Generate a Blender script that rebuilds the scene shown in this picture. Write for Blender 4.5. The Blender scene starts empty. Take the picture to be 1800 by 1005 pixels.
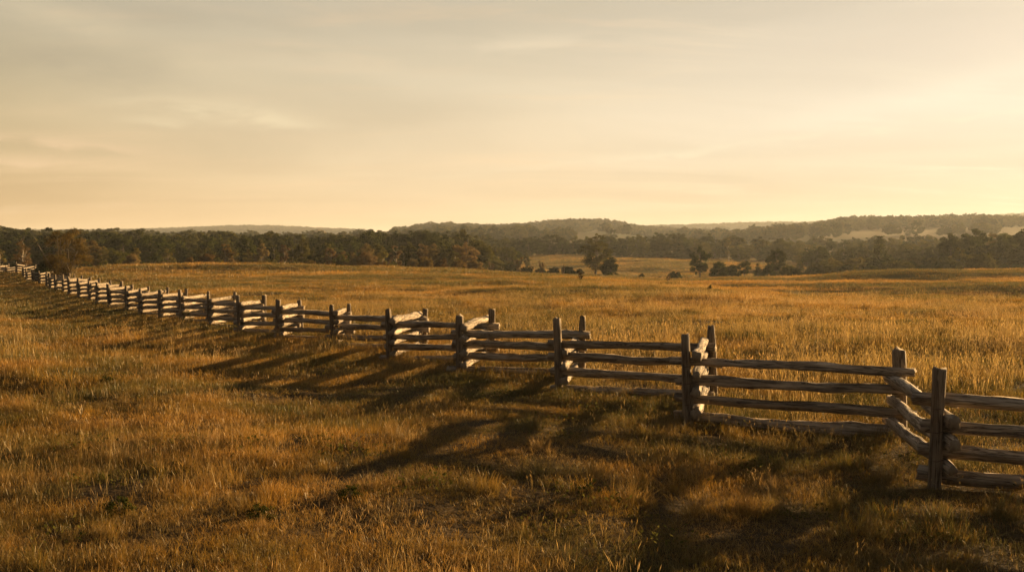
import bpy, bmesh, math, random
import numpy as np
from mathutils import Vector, Matrix, Euler

# ------------------------------------------------------------------ camera
S = bpy.context.scene
C = S.collection
CAM_Z = 2.5
cd = bpy.data.cameras.new('camera')
cam = bpy.data.objects.new('camera', cd); C.objects.link(cam)
cam.location = (0, 0, CAM_Z)
cd.sensor_width = 36; cd.lens = 35
cam.rotation_euler = (math.radians(90 - 2.05), 0, 0)
cd.clip_start = 0.05; cd.clip_end = 20000
S.camera = cam
S.view_settings.view_transform = 'Standard'
S.view_settings.look = 'None'
S.view_settings.gamma = 1
S.view_settings.use_curve_mapping = False
S.view_settings.exposure = 1.7
S.cycles.max_bounces = 6
S.cycles.diffuse_bounces = 2
S.cycles.transmission_bounces = 3
S.cycles.volume_bounces = 0
S.cycles.use_denoising = True
S.cycles.denoiser = 'OPENIMAGEDENOISE'
S.cycles.denoising_input_passes = 'RGB_ALBEDO_NORMAL'
S.cycles.denoising_prefilter = 'ACCURATE'
S.cycles.use_adaptive_sampling = False
S.cycles.sample_clamp_indirect = 3

# ------------------------------------------------------------------ sun and sky
SUN_AZ, SUN_EL = math.radians(54), math.radians(10.5)
sun_dir = Vector((math.sin(SUN_AZ)*math.cos(SUN_EL), math.cos(SUN_AZ)*math.cos(SUN_EL), math.sin(SUN_EL)))
sl = bpy.data.lights.new('sun', 'SUN'); so = bpy.data.objects.new('sun', sl); C.objects.link(so)
sl.energy = 5.0; sl.angle = math.radians(0.6); sl.color = (1.0, 0.64, 0.275)
so.rotation_euler = sun_dir.to_track_quat('Z', 'Y').to_euler()
so.location = (60, 45, 60)

def s2l(c):
    return tuple(((v/255)/12.92 if v/255 <= .04045 else ((v/255+.055)/1.055)**2.4) for v in c)

class NT:
    """small helper for building node trees"""
    def __init__(s, tree): s.t = tree; s.n = tree.nodes; s.l = tree.links
    def new(s, typ, ins=None, **kw):
        n = s.n.new(typ)
        for k, v in kw.items(): setattr(n, k, v)
        for k, v in (ins or {}).items(): s.set(n.inputs[k], v)
        return n
    def set(s, sock, v):
        if isinstance(v, bpy.types.NodeSocket): s.l.new(v, sock)
        elif isinstance(v, bpy.types.Node): s.l.new(v.outputs[0], sock)
        else:
            if hasattr(sock.default_value, '__len__') and not hasattr(v, '__len__'): v = (v,)*len(sock.default_value)
            if hasattr(v, '__len__') and len(v) == 3 and hasattr(sock.default_value, '__len__') and len(sock.default_value) == 4: v = (*v, 1)
            sock.default_value = v
    def math(s, op, a, b=0.0, c=0.0, clamp=False):
        n = s.new('ShaderNodeMath', operation=op, use_clamp=clamp)
        s.set(n.inputs[0], a); s.set(n.inputs[1], b); s.set(n.inputs[2], c); return n.outputs[0]
    def vmath(s, op, a, b=(0, 0, 0), out=0):
        n = s.new('ShaderNodeVectorMath', operation=op)
        s.set(n.inputs[0], a); s.set(n.inputs[1], b); return n.outputs[out]
    def mix(s, f, a, b, blend='MIX'):
        n = s.new('ShaderNodeMix', data_type='RGBA', blend_type=blend)
        s.set(n.inputs[0], f); s.set(n.inputs[6], a); s.set(n.inputs[7], b); return n.outputs[2]
    def ramp(s, f, stops, interp='LINEAR'):
        n = s.new('ShaderNodeValToRGB'); r = n.color_ramp; r.interpolation = interp
        while len(r.elements) < len(stops): r.elements.new(0.5)
        for e, (p, c) in zip(r.elements, stops):
            e.position = p; e.color = (*c, 1) if hasattr(c, '__len__') else (c, c, c, 1)
        s.set(n.inputs[0], f); return n.outputs[0]
    def noise(s, vec, scale, detail=3, rough=.55, out=0, dist=0):
        n = s.new('ShaderNodeTexNoise', {'Scale': scale, 'Detail': detail, 'Roughness': rough, 'Distortion': dist})
        s.set(n.inputs['Vector'], vec); return n.outputs[out]
    def maprange(s, v, a, b, c=0., d=1., smooth=False):
        n = s.new('ShaderNodeMapRange', {'Value': v, 'From Min': a, 'From Max': b, 'To Min': c, 'To Max': d})
        if smooth: n.interpolation_type = 'SMOOTHSTEP'
        return n.outputs[0]

W = bpy.data.worlds.new('World'); S.world = W; W.use_nodes = True
w = NT(W.node_tree); w.n.clear()
tc = w.new('ShaderNodeTexCoord').outputs['Generated']
sep = w.new('ShaderNodeSeparateXYZ', {0: tc})
dx, dy, dz = sep.outputs
hl = w.math('SQRT', w.math('ADD', w.math('MULTIPLY', dx, dx), w.math('ADD', w.math('MULTIPLY', dy, dy), 1e-5)))
hs = w.math('DIVIDE', w.math('ADD', w.math('MULTIPLY', dx, math.sin(SUN_AZ)), w.math('MULTIPLY', dy, math.cos(SUN_AZ))), hl)
elev = w.math('MAXIMUM', dz, 0.0)
# thin high cloud deck, brightest round the low sun, dimmer away from it and overhead
SK = 0.304
def L(c, k=SK): return tuple(v*k for v in s2l(c))
away = w.ramp(elev, [(0, L((226, 180, 120))), (.03, L((220, 178, 124))), (.09, L((204, 178, 134))), (.16, L((192, 176, 142))), (.24, L((170, 160, 138))), (.45, L((86, 80, 72))), (1, L((40, 38, 38)))])
mid = w.ramp(elev, [(0, L((226, 196, 152))), (.03, L((231, 203, 164))), (.09, L((235, 213, 180))), (.16, L((221, 205, 177))), (.24, L((208, 195, 171))), (.45, L((105, 96, 84))), (1, L((40, 38, 38)))])
near = w.ramp(elev, [(0, L((176, 172, 152))), (.03, L((190, 184, 164))), (.09, L((216, 207, 188))), (.13, L((231, 221, 204))), (.19, L((223, 210, 194))), (.25, L((215, 203, 184))), (.5, L((120, 108, 92))), (1, L((40, 38, 38)))])
t1 = w.maprange(hs, 0.10, 0.60); t2 = w.maprange(hs, 0.60, 0.93)
deck = w.mix(t2, w.mix(t1, away, mid), near)
# behind the viewer the deck is dimmer and greyer
deck = w.mix(w.maprange(hs, 0.1, -0.8), deck, (.026, .021, .017))
glow = w.math('POWER', w.math('MAXIMUM', w.vmath('DOT_PRODUCT', tc, tuple(sun_dir), out=1), 0.0), 30.0)
deck = w.mix(1.0, deck, w.mix(glow, (0, 0, 0), (.16, .15, .13)), 'ADD')
# streaky clouds on a high plane
den = w.math('ADD', dz, 0.10)
px_ = w.math('DIVIDE', dx, den); py_ = w.math('DIVIDE', dy, den)
pc = w.new('ShaderNodeCombineXYZ', {0: px_, 1: py_, 2: 0}).outputs[0]
rot = w.new('ShaderNodeMapping', {'Rotation': (0, 0, math.radians(14)), 'Scale': (.55, 1.0, 1), 'Location': (3.1, 1.7, 0)}); w.set(rot.inputs[0], pc)
n1 = w.noise(rot.outputs[0], .8, 6, .5, dist=.7)
rot2 = w.new('ShaderNodeMapping', {'Rotation': (0, 0, math.radians(-10)), 'Scale': (.5, 1.5, 1), 'Location': (1.3, 8.2, 0)}); w.set(rot2.inputs[0], pc)
n2 = w.noise(rot2.outputs[0], 1.3, 9, .62, dist=.6)
n3 = w.noise(pc, .45, 2, .5)
soft = w.maprange(n1, .32, .68, .92, 1.13)
wisp = w.math('MULTIPLY', w.maprange(n2, .47, .70, 0, 1, True), w.maprange(n3, .40, .58, .15, 1, True))
deck = w.mix(1.0, deck, soft, 'MULTIPLY')
deck = w.mix(w.math('MULTIPLY', wisp, .42), deck, w.mix(t2, L((250, 212, 168)), L((255, 250, 224), SK*1.04)))
# one long bright streak climbing towards the sun
azm = w.math('ARCTAN2', dx, dy)
ee = w.math('SUBTRACT', dz, w.math('ADD', .106-.18*.197, w.math('MULTIPLY', azm, .18)))
ee = w.math('ADD', ee, w.math('MULTIPLY', w.math('SUBTRACT', n2, .5), .05))
e2 = w.math('DIVIDE', ee, .015)
band = w.math('POWER', 2.718, w.math('MULTIPLY', w.math('MULTIPLY', e2, e2), -1.0))
band = w.math('MULTIPLY', w.math('MULTIPLY', band, w.maprange(azm, .03, .42, 0, 1, True)), w.maprange(n2, .35, .65, .3, 1))
deck = w.mix(w.math('MULTIPLY', band, w.maprange(azm, .9, .6, 0, .30)), deck, L((255, 251, 228), SK*1.02))
def puff(px, py, wx, wy, tilt, col, amt):
    # a small ragged cloud at one bearing and height in the sky
    global deck
    a0, e0 = math.atan((px-900)/1750), (440-py)/1750
    da = w.math('SUBTRACT', azm, a0); de = w.math('SUBTRACT', w.math('SUBTRACT', dz, e0), w.math('MULTIPLY', da, tilt))
    de = w.math('ADD', de, w.math('MULTIPLY', w.math('SUBTRACT', n4, .5), .035))
    u = w.math('DIVIDE', da, wx/1750); v = w.math('DIVIDE', de, wy/1750)
    f = w.math('POWER', 2.718, w.math('MULTIPLY', w.math('ADD', w.math('MULTIPLY', u, u), w.math('MULTIPLY', v, v)), -1.0))
    f = w.math('MULTIPLY', f, w.maprange(n4, .38, .62, .1, 1))
    deck = w.mix(w.math('MULTIPLY', f, amt), deck, col)
rot4 = w.new('ShaderNodeMapping', {'Scale': (9, 9, 34)}); w.set(rot4.inputs[0], tc)
n4 = w.noise(rot4.outputs[0], 1.0, 6, .6, dist=.4)
pink = L((252, 214, 172)); crm = L((246, 226, 186))
puff(60, 270, 150, 10, 0, pink, .8); puff(60, 298, 110, 9, 0, pink, .55)
puff(345, 203, 120, 16, -.05, crm, .7); puff(470, 212, 90, 9, -.1, crm, .6); puff(280, 228, 50, 7, 0, crm, .5)
puff(200, 95, 330, 22, -.28, L((226, 206, 170)), .5); puff(60, 130, 200, 34, -.1, L((160, 148, 130)), .35); puff(420, 70, 260, 26, -.12, L((176, 164, 142)), .4)
puff(960, 85, 200, 16, .03, L((238, 220, 190)), .6); puff(1010, 28, 240, 12, .06, L((198, 182, 152)), .45); puff(1400, 255, 420, 6, .09, L((255, 246, 212)), .45)
nish = w.new('ShaderNodeTexSky', sky_type='NISHITA', sun_disc=False, sun_elevation=SUN_EL, sun_rotation=SUN_AZ, air_density=1.4, dust_density=2.5)
cover = w.maprange(elev, .12, .7, .96, .72)
bg1 = w.new('ShaderNodeBackground', {'Color': nish.outputs[0], 'Strength': 0.06})
bg2 = w.new('ShaderNodeBackground', {'Color': deck, 'Strength': 1.0})
ms = w.new('ShaderNodeMixShader', {0: cover, 1: bg1.outputs[0], 2: bg2.outputs[0]})
w.new('ShaderNodeOutputWorld', {'Surface': ms.outputs[0]})

# ------------------------------------------------------------------ helpers
rng = np.random.default_rng(7)
random.seed(7)

def tag(o, label=None, cat=None, group=None, kind=None):
    for k, v in (('label', label), ('category', cat), ('group', group), ('kind', kind)):
        if v: o[k] = v
    return o

def mesh_np(name, verts, tris=None, quads=None, mats=(), smooth=False, attrs=None, mat_index=None):
    me = bpy.data.meshes.new(name)
    verts = np.asarray(verts, np.float32)
    nt = 0 if tris is None else len(tris); nq = 0 if quads is None else len(quads)
    loops = []
    if nt: loops.append(np.asarray(tris, np.int32).ravel())
    if nq: loops.append(np.asarray(quads, np.int32).ravel())
    me.vertices.add(len(verts)); me.vertices.foreach_set('co', verts.ravel())
    if loops:
        lv = np.concatenate(loops)
        starts = np.concatenate([np.arange(nt)*3, nt*3 + np.arange(nq)*4]).astype(np.int32)
        me.loops.add(len(lv)); me.loops.foreach_set('vertex_index', lv)
        me.polygons.add(nt + nq); me.polygons.foreach_set('loop_start', starts)
        if smooth: me.polygons.foreach_set('use_smooth', np.ones(nt + nq, bool))
        if mat_index is not None: me.polygons.foreach_set('material_index', np.asarray(mat_index, np.int32))
    for k, a in (attrs or {}).items():
        a = np.asarray(a, np.float32)
        at = me.attributes.new(k, 'FLOAT' if a.ndim == 1 else 'FLOAT_VECTOR', 'POINT')
        at.data.foreach_set('value' if a.ndim == 1 else 'vector', a.ravel())
    for m in mats: me.materials.append(m)
    me.update(calc_edges=True); me.validate()
    return me

def link(name, data, parent=None):
    o = bpy.data.objects.new(name, data); C.objects.link(o)
    if parent is not None: o.parent = parent
    return o

def hash2(ix, iy, seed):
    h = (ix.astype(np.int64)*374761393 + iy.astype(np.int64)*668265263 + seed*982451653) & 0xffffffff
    h = ((h ^ (h >> 13))*1274126177) & 0xffffffff
    return ((h ^ (h >> 16)) & 0xffff)/65535.0
def vnoise(x, y, seed=0):
    ix = np.floor(x); iy = np.floor(y); fx = x-ix; fy = y-iy
    fx = fx*fx*(3-2*fx); fy = fy*fy*(3-2*fy)
    a = hash2(ix, iy, seed); b = hash2(ix+1, iy, seed); c = hash2(ix, iy+1, seed); d = hash2(ix+1, iy+1, seed)
    return (a*(1-fx)+b*fx)*(1-fy)+(c*(1-fx)+d*fx)*fy
def fbm(x, y, seed=0, o=3):
    s = 0; a = .5
    for i in range(o):
        s = s + a*(vnoise(x*2**i, y*2**i, seed+i)-.5); a *= .5
    return s

# ------------------------------------------------------------------ terrain height
F = 1750.0
def az_of(p): return math.atan((p-900)/F)
COLS = [az_of(p) for p in (-500, 0, 300, 600, 900, 1200, 1500, 1800, 2300)]
TAB = [  # distance, then ground height along nine bearings from left to right
 (1,   0, 0, 0, 0, 0, 0, 0, 0, 0),
 (14,  0, 0, 0, 0, -.03, -.04, -.02, 0, 0),
 (19,  -.02, -.08, -.14, -.16, -.15, -.13, -.05, -.02, 0),
 (28,  -.1, -.2, -.28, -.32, -.2, -.1, -.1, -.05, 0),
 (40,  -.3, -.5, -.5, -.35, -.2, -.15, -.2, -.1, 0),
 (55,  -.5, -.65, -.62, -.4, -.25, -.2, -.3, -.2, -.1),
 (66,  -.6, -.70, -.6, -.35, -.18, -.1, -.65, -.65, -.4),
 (76,  -.6, -.72, -.55, -.3, -.15, -.1, -1.1, -1.2, -.9),
 (100, -.8, -.85, -.4, -.1, -.05, -.7, -4.6, -4.2, -2.4),
 (130, -.9, -.9, -.1, 0, -.6, -3.6, -4.0, -2.9, -1.6),
 (165, -1.5, -1.8, -1.3, -1.2, -1.8, -3.4, -.5, .05, .1),
 (200, -2.5, -2.6, -2.6, -2.7, -3.5, -4.2, -2.2, -1.4, -1),
 (260, -3, -3, -3, -3.5, -4.4, -4.8, -6, -5, -4),
 (330, -2, -2, -2, -3, -2.3, -2.2, -6, -7, -6),
 (420, 0, 0, -1, -2, 0, .5, -5.5, -7, -7),
 (520, 3, 2, 1, 0, -1, -2, -4, -5, -5),
 (700, 6, 6, 5, 4, 8, 2, 11, 8, 8),
 (850, 9, 9, 8, 8, 15, 10, 14, 16, 14),
 (950, 10, 10, 10, 12, 19.5, 14, 20, 24, 22),
 (1100, 12, 12, 12, 16, 20, 10, 17, 19, 20),
 (1500, 14, 14, 18, 22, 30, 24, 24, 26, 26),
 (2000, 20, 22, 30, 26, 30, 30, 40, 40, 40),
 (2600, 26, 26, 36, 36, 40, 54, 60, 70, 70),
 (3200, 40, 44, 56, 56, 50, 60, 70, 80, 70),
 (4200, 60, 62, 64, 64, 60, 60, 60, 60, 60),
 (6500, 40, 40, 40, 40, 40, 40, 40, 40, 40)]
NR, NA = 420, 161
lr = np.linspace(0, math.log(6500), NR); aa = np.linspace(COLS[0], COLS[-1], NA)
tr = np.log([r[0] for r in TAB]); tz = np.array([r[1:] for r in TAB], float)
tmp = np.array([np.interp(lr, tr, tz[:, j]) for j in range(tz.shape[1])])
G = np.array([np.interp(aa, COLS, tmp[:, i]) for i in range(NR)])
def blur(a, k, ax):
    ker = np.exp(-.5*(np.arange(-3*k, 3*k+1)/k)**2); ker /= ker.sum()
    pad = [(0, 0), (0, 0)]; pad[ax] = (3*k, 3*k)
    p = np.pad(a, pad, mode='edge')
    return np.apply_along_axis(lambda v: np.convolve(v, ker, 'valid'), ax, p)
G = blur(blur(G, 3, 0), 6, 1)

def ground_base(x, y):
    x = np.asarray(x, float); y = np.asarray(y, float)
    r = np.maximum(np.hypot(x, y), 1.0); a = np.arctan2(x, y)
    back = np.clip((np.abs(a)-.8)/1.2, 0, 1)
    a = np.clip(a, COLS[0], COLS[-1]-1e-6)
    u = (a-COLS[0])/(COLS[-1]-COLS[0])*(NA-1); v = np.clip(np.log(r)/lr[-1], 0, .99999)*(NR-1)
    i = np.clip(u.astype(int), 0, NA-2); j = np.clip(v.astype(int), 0, NR-2); fu = u-i; fv = v-j
    z = (G[j, i]*(1-fu)+G[j, i+1]*fu)*(1-fv)+(G[j+1, i]*(1-fu)+G[j+1, i+1]*fu)*fv
    zb = np.interp(np.log(r), tr, tz.mean(1))
    return z*(1-back)+zb*back
FP = [(4.5, 10.5), (2.53, 14.3), (.85, 18.2), (-1.13, 21.3), (-3.0, 24.2), (-5.07, 28), (-7.3, 31), (-9.4, 34.2), (-11.43, 37.5), (-13.5, 40.5),
      (-15.4, 43.5), (-17.4, 46.5), (-19.4, 50), (-21.7, 53.5), (-23.8, 57), (-25.7, 60.5), (-27.9, 64), (-30.3, 68), (-32.5, 72),
      (-34.8, 75.8), (-37.0, 79.6), (-39.3, 84), (-42.3, 89), (-45.8, 95), (-49.3, 101), (-52.6, 107), (-56.4, 113.2), (-60.5, 119), (-64.5, 125), (-68.5, 131)]
PRE = [(10.2, -1.0), (8.3, 2.9), (6.4, 6.7)]          # runs on past the picture's right edge, towards the viewer's right
LINE = np.array(PRE+FP[::2])+np.array([.85, .45])
def fence_dist(x, y):
    best = np.full(np.shape(x), 1e9)
    for (ax, ay), (bx, by) in zip(LINE[:-1], LINE[1:]):
        ux, uy = bx-ax, by-ay; t = np.clip(((x-ax)*ux+(y-ay)*uy)/(ux*ux+uy*uy), 0, 1)
        best = np.minimum(best, np.hypot(x-ax-t*ux, y-ay-t*uy))
    return best
def sstep(v, a, b):
    t = np.clip((v-a)/(b-a), 0, 1); return t*t*(3-2*t)
HILLS = [(1030, 110, 1400, 260, 13), (780, 70, 1450, 260, 8), (560, 20, 1400, 160, 11), (450, 120, 2950, 350, 11), (1330, 60, 2500, 250, 2), (1800, 90, 2500, 250, 9), (1060, 60, 950, 90, 3), (930, 60, 930, 90, 3)]
def ground(x, y):
    x = np.asarray(x, float); y = np.asarray(y, float)
    r = np.hypot(x, y)
    z = ground_base(x, y)
    keep = 1-.85*np.exp(-(fence_dist(x, y)/3.0)**2)
    z = z + keep*.42*fbm(x/3.1, y/2.6, 11, 3)*np.clip(60/(r+1e-3), 0, 1)
    z = z + keep*(.40+.35*sstep(r, 25, 60))*fbm(x/9., y/6., 15, 2)*np.clip(r/14, .2, 1)
    z = z + 3.4*fbm(x/30, y/15, 19, 2)*sstep(r, 85, 135)
    z = z + 2.6*fbm(x/70, y/45, 21, 2)*np.clip((r-160)/120, 0, 1)
    z = z + 6*fbm(x/420, y/420, 31, 2)*np.clip((r-900)/900, 0, 1)
    px = 900+F*x/np.maximum(y, 1.); fr = (y > 300)
    for (p, sp_, d, sd, h) in HILLS:
        z = z + fr*h*np.exp(-((px-p)/sp_)**2-((y-d)/sd)**2)
    z = z + fr*13*sstep(px, 1365, 1500)*np.exp(-((y-1130)/190)**2)*(1-.25*sstep(px, 1560, 1900))
    return z
def gz(x, y): return float(ground(np.array([x]), np.array([y]))[0])

def radial(px, d):
    """ground point at depth d (metres along the view axis) on a bearing"""
    return ((px-900)/F*d, d)

# ------------------------------------------------------------------ materials
def newmat(name):
    m = bpy.data.materials.new(name); m.use_nodes = True
    n = NT(m.node_tree); n.n.clear(); return m, n

def field_colour(n, pos):
    """dry gold grass with olive and rust patches: the same patchwork for soil thatch and blades"""
    a = n.noise(pos, .045, 4, .6); b = n.noise(pos, .35, 3, .6); c = n.noise(pos, 1.6, 2, .6)
    st = n.new('ShaderNodeMapping', {'Scale': (.02, .11, 1), 'Rotation': (0, 0, .12)}); n.set(st.inputs[0], pos)
    s = n.noise(st.outputs[0], 1.0, 4, .6)
    green = n.math('ADD', n.math('ADD', n.math('MULTIPLY', a, .40), n.math('MULTIPLY', b, .36)), n.math('ADD', n.math('MULTIPLY', s, .36), n.math('MULTIPLY', c, .10)))
    g = n.maprange(green, .495, .645, 0, 1, True)
    # the lower field beyond the near crest keeps more green
    dist = n.vmath('LENGTH', pos, out=1)
    low = n.math('MULTIPLY', n.maprange(dist, 88, 110), n.maprange(dist, 200, 160))
    low = n.math('MULTIPLY', low, n.maprange(n.new('ShaderNodeSeparateXYZ', {0: pos}).outputs[0], 8, 26))
    return n.math('ADD', g, n.math('MULTIPLY', low, n.maprange(s, .45, .54, -.5, .85)), clamp=True)

M = {}
m, n = newmat('meadow_soil')
pos = n.new('ShaderNodeNewGeometry').outputs['Position']
g = field_colour(n, pos)
sp = n.new('ShaderNodeSeparateXYZ', {0: pos})
dist = n.vmath('LENGTH', pos, out=1)
fine = n.noise(pos, 6, 4, .65); med = n.noise(pos, .8, 3, .6)
st = n.new('ShaderNodeMapping', {'Scale': (.035, .16, 1)}); n.set(st.inputs[0], pos)
strk = n.noise(st.outputs[0], 1.0, 6, .65)
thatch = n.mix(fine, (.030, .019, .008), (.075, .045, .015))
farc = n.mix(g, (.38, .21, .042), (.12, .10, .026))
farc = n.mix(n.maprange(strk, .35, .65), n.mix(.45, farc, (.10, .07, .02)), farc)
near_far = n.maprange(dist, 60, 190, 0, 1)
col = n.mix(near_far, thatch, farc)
# far pasture: pale green strips between the woods
big = n.noise(pos, .0042, 2, .5)
past = n.mix(n.maprange(big, .44, .56), (.045, .050, .018), (.105, .072, .023))
past = n.mix(n.maprange(n.noise(pos, .05, 4, .6), .3, .7), past, n.mix(.25, past, (.06, .06, .02)))
col = n.mix(n.maprange(dist, 480, 640), col, past)
bmp = n.new('ShaderNodeBump', {'Strength': .8, 'Distance': .12, 'Height': n.math('ADD', fine, n.math('MULTIPLY', med, 2.))})
bs = n.new('ShaderNodeBsdfPrincipled', {'Base Color': col, 'Roughness': .95, 'Specular IOR Level': .1, 'Normal': bmp.outputs[0]})
n.new('ShaderNodeOutputMaterial', {'Surface': bs.outputs[0]}); M['soil'] = m

def blade_mat(name, gold, olive, rust):
    m, n = newmat(name)
    pos = n.new('ShaderNodeNewGeometry').outputs['Position']
    g = field_colour(n, pos)
    tone = n.new('ShaderNodeAttribute', attribute_name='tone').outputs['Fac']
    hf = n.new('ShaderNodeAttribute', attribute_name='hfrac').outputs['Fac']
    rnd = n.new('ShaderNodeObjectInfo').outputs['Random']
    c = n.mix(g, gold, olive)
    c = n.mix(n.maprange(n.math('ADD', tone, n.math('MULTIPLY', n.math('SUBTRACT', n.noise(pos, .5, 2), .5), 1.2)), .62, .9), c, rust)
    hv = n.new('ShaderNodeHueSaturation', {'Hue': n.maprange(tone, 0, 1, .49, .51), 'Saturation': n.maprange(rnd, 0, 1, .9, 1.08), 'Value': n.maprange(n.math('FRACT', n.math('MULTIPLY', tone, 7.31)), 0, 1, .55, 1.35), 'Color': c})
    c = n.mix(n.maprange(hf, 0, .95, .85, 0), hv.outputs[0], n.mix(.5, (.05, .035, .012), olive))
    d = n.new('ShaderNodeBsdfDiffuse', {'Color': c}); t = n.new('ShaderNodeBsdfTranslucent', {'Color': c})
    mx = n.new('ShaderNodeMixShader', {0: .42, 1: d.outputs[0], 2: t.outputs[0]})
    gl = n.new('ShaderNodeBsdfGlossy', {'Color': (1, .95, .85), 'Roughness': .45})
    m2 = n.new('ShaderNodeMixShader', {0: .03, 1: mx.outputs[0], 2: gl.outputs[0]})
    n.new('ShaderNodeOutputMaterial', {'Surface': m2.outputs[0]})
    return m
M['grass'] = blade_mat('dry_grass', (.64, .345, .068), (.120, .108, .024), (.36, .165, .035))
M['straw'] = blade_mat('straw_stalk', (.62, .42, .17), (.42, .30, .10), (.48, .27, .09))

def wood_mat(name, base, dark):
    m, n = newmat(name)
    oc = n.new('ShaderNodeTexCoord').outputs['Object']
    oi = n.new('ShaderNodeObjectInfo').outputs['Random']
    off = n.new('ShaderNodeCombineXYZ', {0: n.math('MULTIPLY', oi, 37.0), 1: 0, 2: 0}).outputs[0]
    v = n.vmath('ADD', oc, off)
    mp = n.new('ShaderNodeMapping', {'Scale': (1.4, 26, 26)}); n.set(mp.inputs[0], v)
    grain = n.noise(mp.outputs[0], 1.0, 6, .65, dist=.35)
    mp2 = n.new('ShaderNodeMapping', {'Scale': (.9, 12, 12)}); n.set(mp2.inputs[0], v)
    crack = n.noise(mp2.outputs[0], 1.3, 4, .6, dist=.6)
    ck = n.maprange(n.math('ABSOLUTE', n.math('SUBTRACT', crack, .5)), 0, .035, 0, 1)
    blot = n.noise(v, 3.0, 3, .6)
    c = n.mix(n.maprange(grain, .32, .68), dark, base)
    c = n.mix(n.maprange(blot, .45, .75), c, n.mix(.5, c, (.20, .13, .07)))
    c = n.mix(ck, n.mix(.75, c, (.03, .02, .014)), c)
    c = n.new('ShaderNodeHueSaturation', {'Value': n.maprange(oi, 0, 1, .8, 1.12), 'Color': c}).outputs[0]
    h = n.math('ADD', grain, n.math('MULTIPLY', ck, .7))
    bmp = n.new('ShaderNodeBump', {'Strength': .9, 'Distance': .022, 'Height': h})
    bs = n.new('ShaderNodeBsdfPrincipled', {'Base Color': c, 'Roughness': .8, 'Specular IOR Level': .25, 'Normal': bmp.outputs[0]})
    n.new('ShaderNodeOutputMaterial', {'Surface': bs.outputs[0]}); return m
M['rail'] = wood_mat('weathered_rail_wood', (.56, .47, .37), (.13, .10, .072))
M['post'] = wood_mat('weathered_post_wood', (.27, .21, .15), (.10, .076, .052))
m, n = newmat('end_grain')
oc = n.new('ShaderNodeTexCoord').outputs['Object']
wv = n.new('ShaderNodeTexNoise', {'Scale': 25., 'Detail': 3.}); n.set(wv.inputs['Vector'], oc)
bs = n.new('ShaderNodeBsdfPrincipled', {'Base Color': n.mix(wv.outputs[0], (.10, .075, .05), (.30, .24, .17)), 'Roughness': .9})
n.new('ShaderNodeOutputMaterial', {'Surface': bs.outputs[0]}); M['end'] = m
m, n = newmat('rusty_wire')
bs = n.new('ShaderNodeBsdfPrincipled', {'Base Color': n.mix(n.noise(n.new('ShaderNodeTexCoord').outputs['Object'], 60), (.03, .02, .015), (.09, .05, .03)), 'Roughness': .6, 'Metallic': .6})
n.new('ShaderNodeOutputMaterial', {'Surface': bs.outputs[0]}); M['wire'] = m
m, n = newmat('bark')
oc = n.new('ShaderNodeTexCoord').outputs['Object']
mp = n.new('ShaderNodeMapping', {'Scale': (6, 6, 1.2)}); n.set(mp.inputs[0], oc)
bs = n.new('ShaderNodeBsdfPrincipled', {'Base Color': n.mix(n.noise(mp.outputs[0], 2, 4), (.05, .038, .026), (.16, .125, .09)), 'Roughness': .95})
n.new('ShaderNodeOutputMaterial', {'Surface': bs.outputs[0]}); M['bark'] = m
m, n = newmat('pale_bark')
bs = n.new('ShaderNodeBsdfPrincipled', {'Base Color': n.mix(n.noise(n.new('ShaderNodeTexCoord').outputs['Object'], 3, 4), (.22, .18, .13), (.42, .36, .28)), 'Roughness': .9})
n.new('ShaderNodeOutputMaterial', {'Surface': bs.outputs[0]}); M['palebark'] = m

def leaf_mat(name, a, b, trans=.45):
    m, n = newmat(name)
    tone = n.new('ShaderNodeAttribute', attribute_name='tone').outputs['Fac']
    rnd = n.new('ShaderNodeObjectInfo').outputs['Random']
    c = n.mix(tone, a, b)
    c = n.new('ShaderNodeHueSaturation', {'Hue': n.maprange(rnd, 0, 1, .485, .51), 'Value': n.maprange(n.math('FRACT', n.math('MULTIPLY', rnd, 5.7)), 0, 1, .75, 1.25), 'Color': c}).outputs[0]
    d = n.new('ShaderNodeBsdfDiffuse', {'Color': c}); t = n.new('ShaderNodeBsdfTranslucent', {'Color': c})
    mx = n.new('ShaderNodeMixShader', {0: trans, 1: d.outputs[0], 2: t.outputs[0]})
    n.new('ShaderNodeOutputMaterial', {'Surface': mx.outputs[0]}); return m
LEAF = {
 'dark green': leaf_mat('dark_green_leaf', (.024, .032, .008), (.066, .072, .016)),
 'olive green': leaf_mat('olive_leaf', (.046, .050, .012), (.125, .112, .026)),
 'yellow green': leaf_mat('yellow_green_leaf', (.075, .068, .018), (.17, .135, .035)),
 'russet brown': leaf_mat('russet_leaf', (.062, .045, .015), (.17, .110, .032)),
 'pale tan': leaf_mat('tan_leaf', (.11, .080, .036), (.24, .165, .065)),
}

# ------------------------------------------------------------------ ground sheet
na, nr = 521, 470
rr = np.concatenate([[0.0], np.exp(np.linspace(math.log(.8), math.log(6500), nr))])
ang_f = np.linspace(-.62, .62, 401); ang_b = np.linspace(.62, 2*math.pi-.62, 122)[1:-1]
ang = np.concatenate([ang_f, ang_b]); na = len(ang)
R_, A_ = np.meshgrid(rr[1:], ang, indexing='ij')
X = R_*np.sin(A_); Y = R_*np.cos(A_); Z = ground(X, Y)
vs = np.concatenate([[[0, 0, gz(0, 0)]], np.stack([X, Y, Z], -1).reshape(-1, 3)])
ii, jj = np.meshgrid(np.arange(nr-1), np.arange(na), indexing='ij'); j2 = (jj+1) % na
q = np.stack([1+ii*na+jj, 1+ii*na+j2, 1+(ii+1)*na+j2, 1+(ii+1)*na+jj], -1).reshape(-1, 4)[:, ::-1]
j = np.arange(na); tr_ = np.stack([np.zeros(na, int), 1+(j+1) % na, 1+j], -1)
gm = mesh_np('ground', vs, tr_, q, [M['soil']], True)
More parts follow.
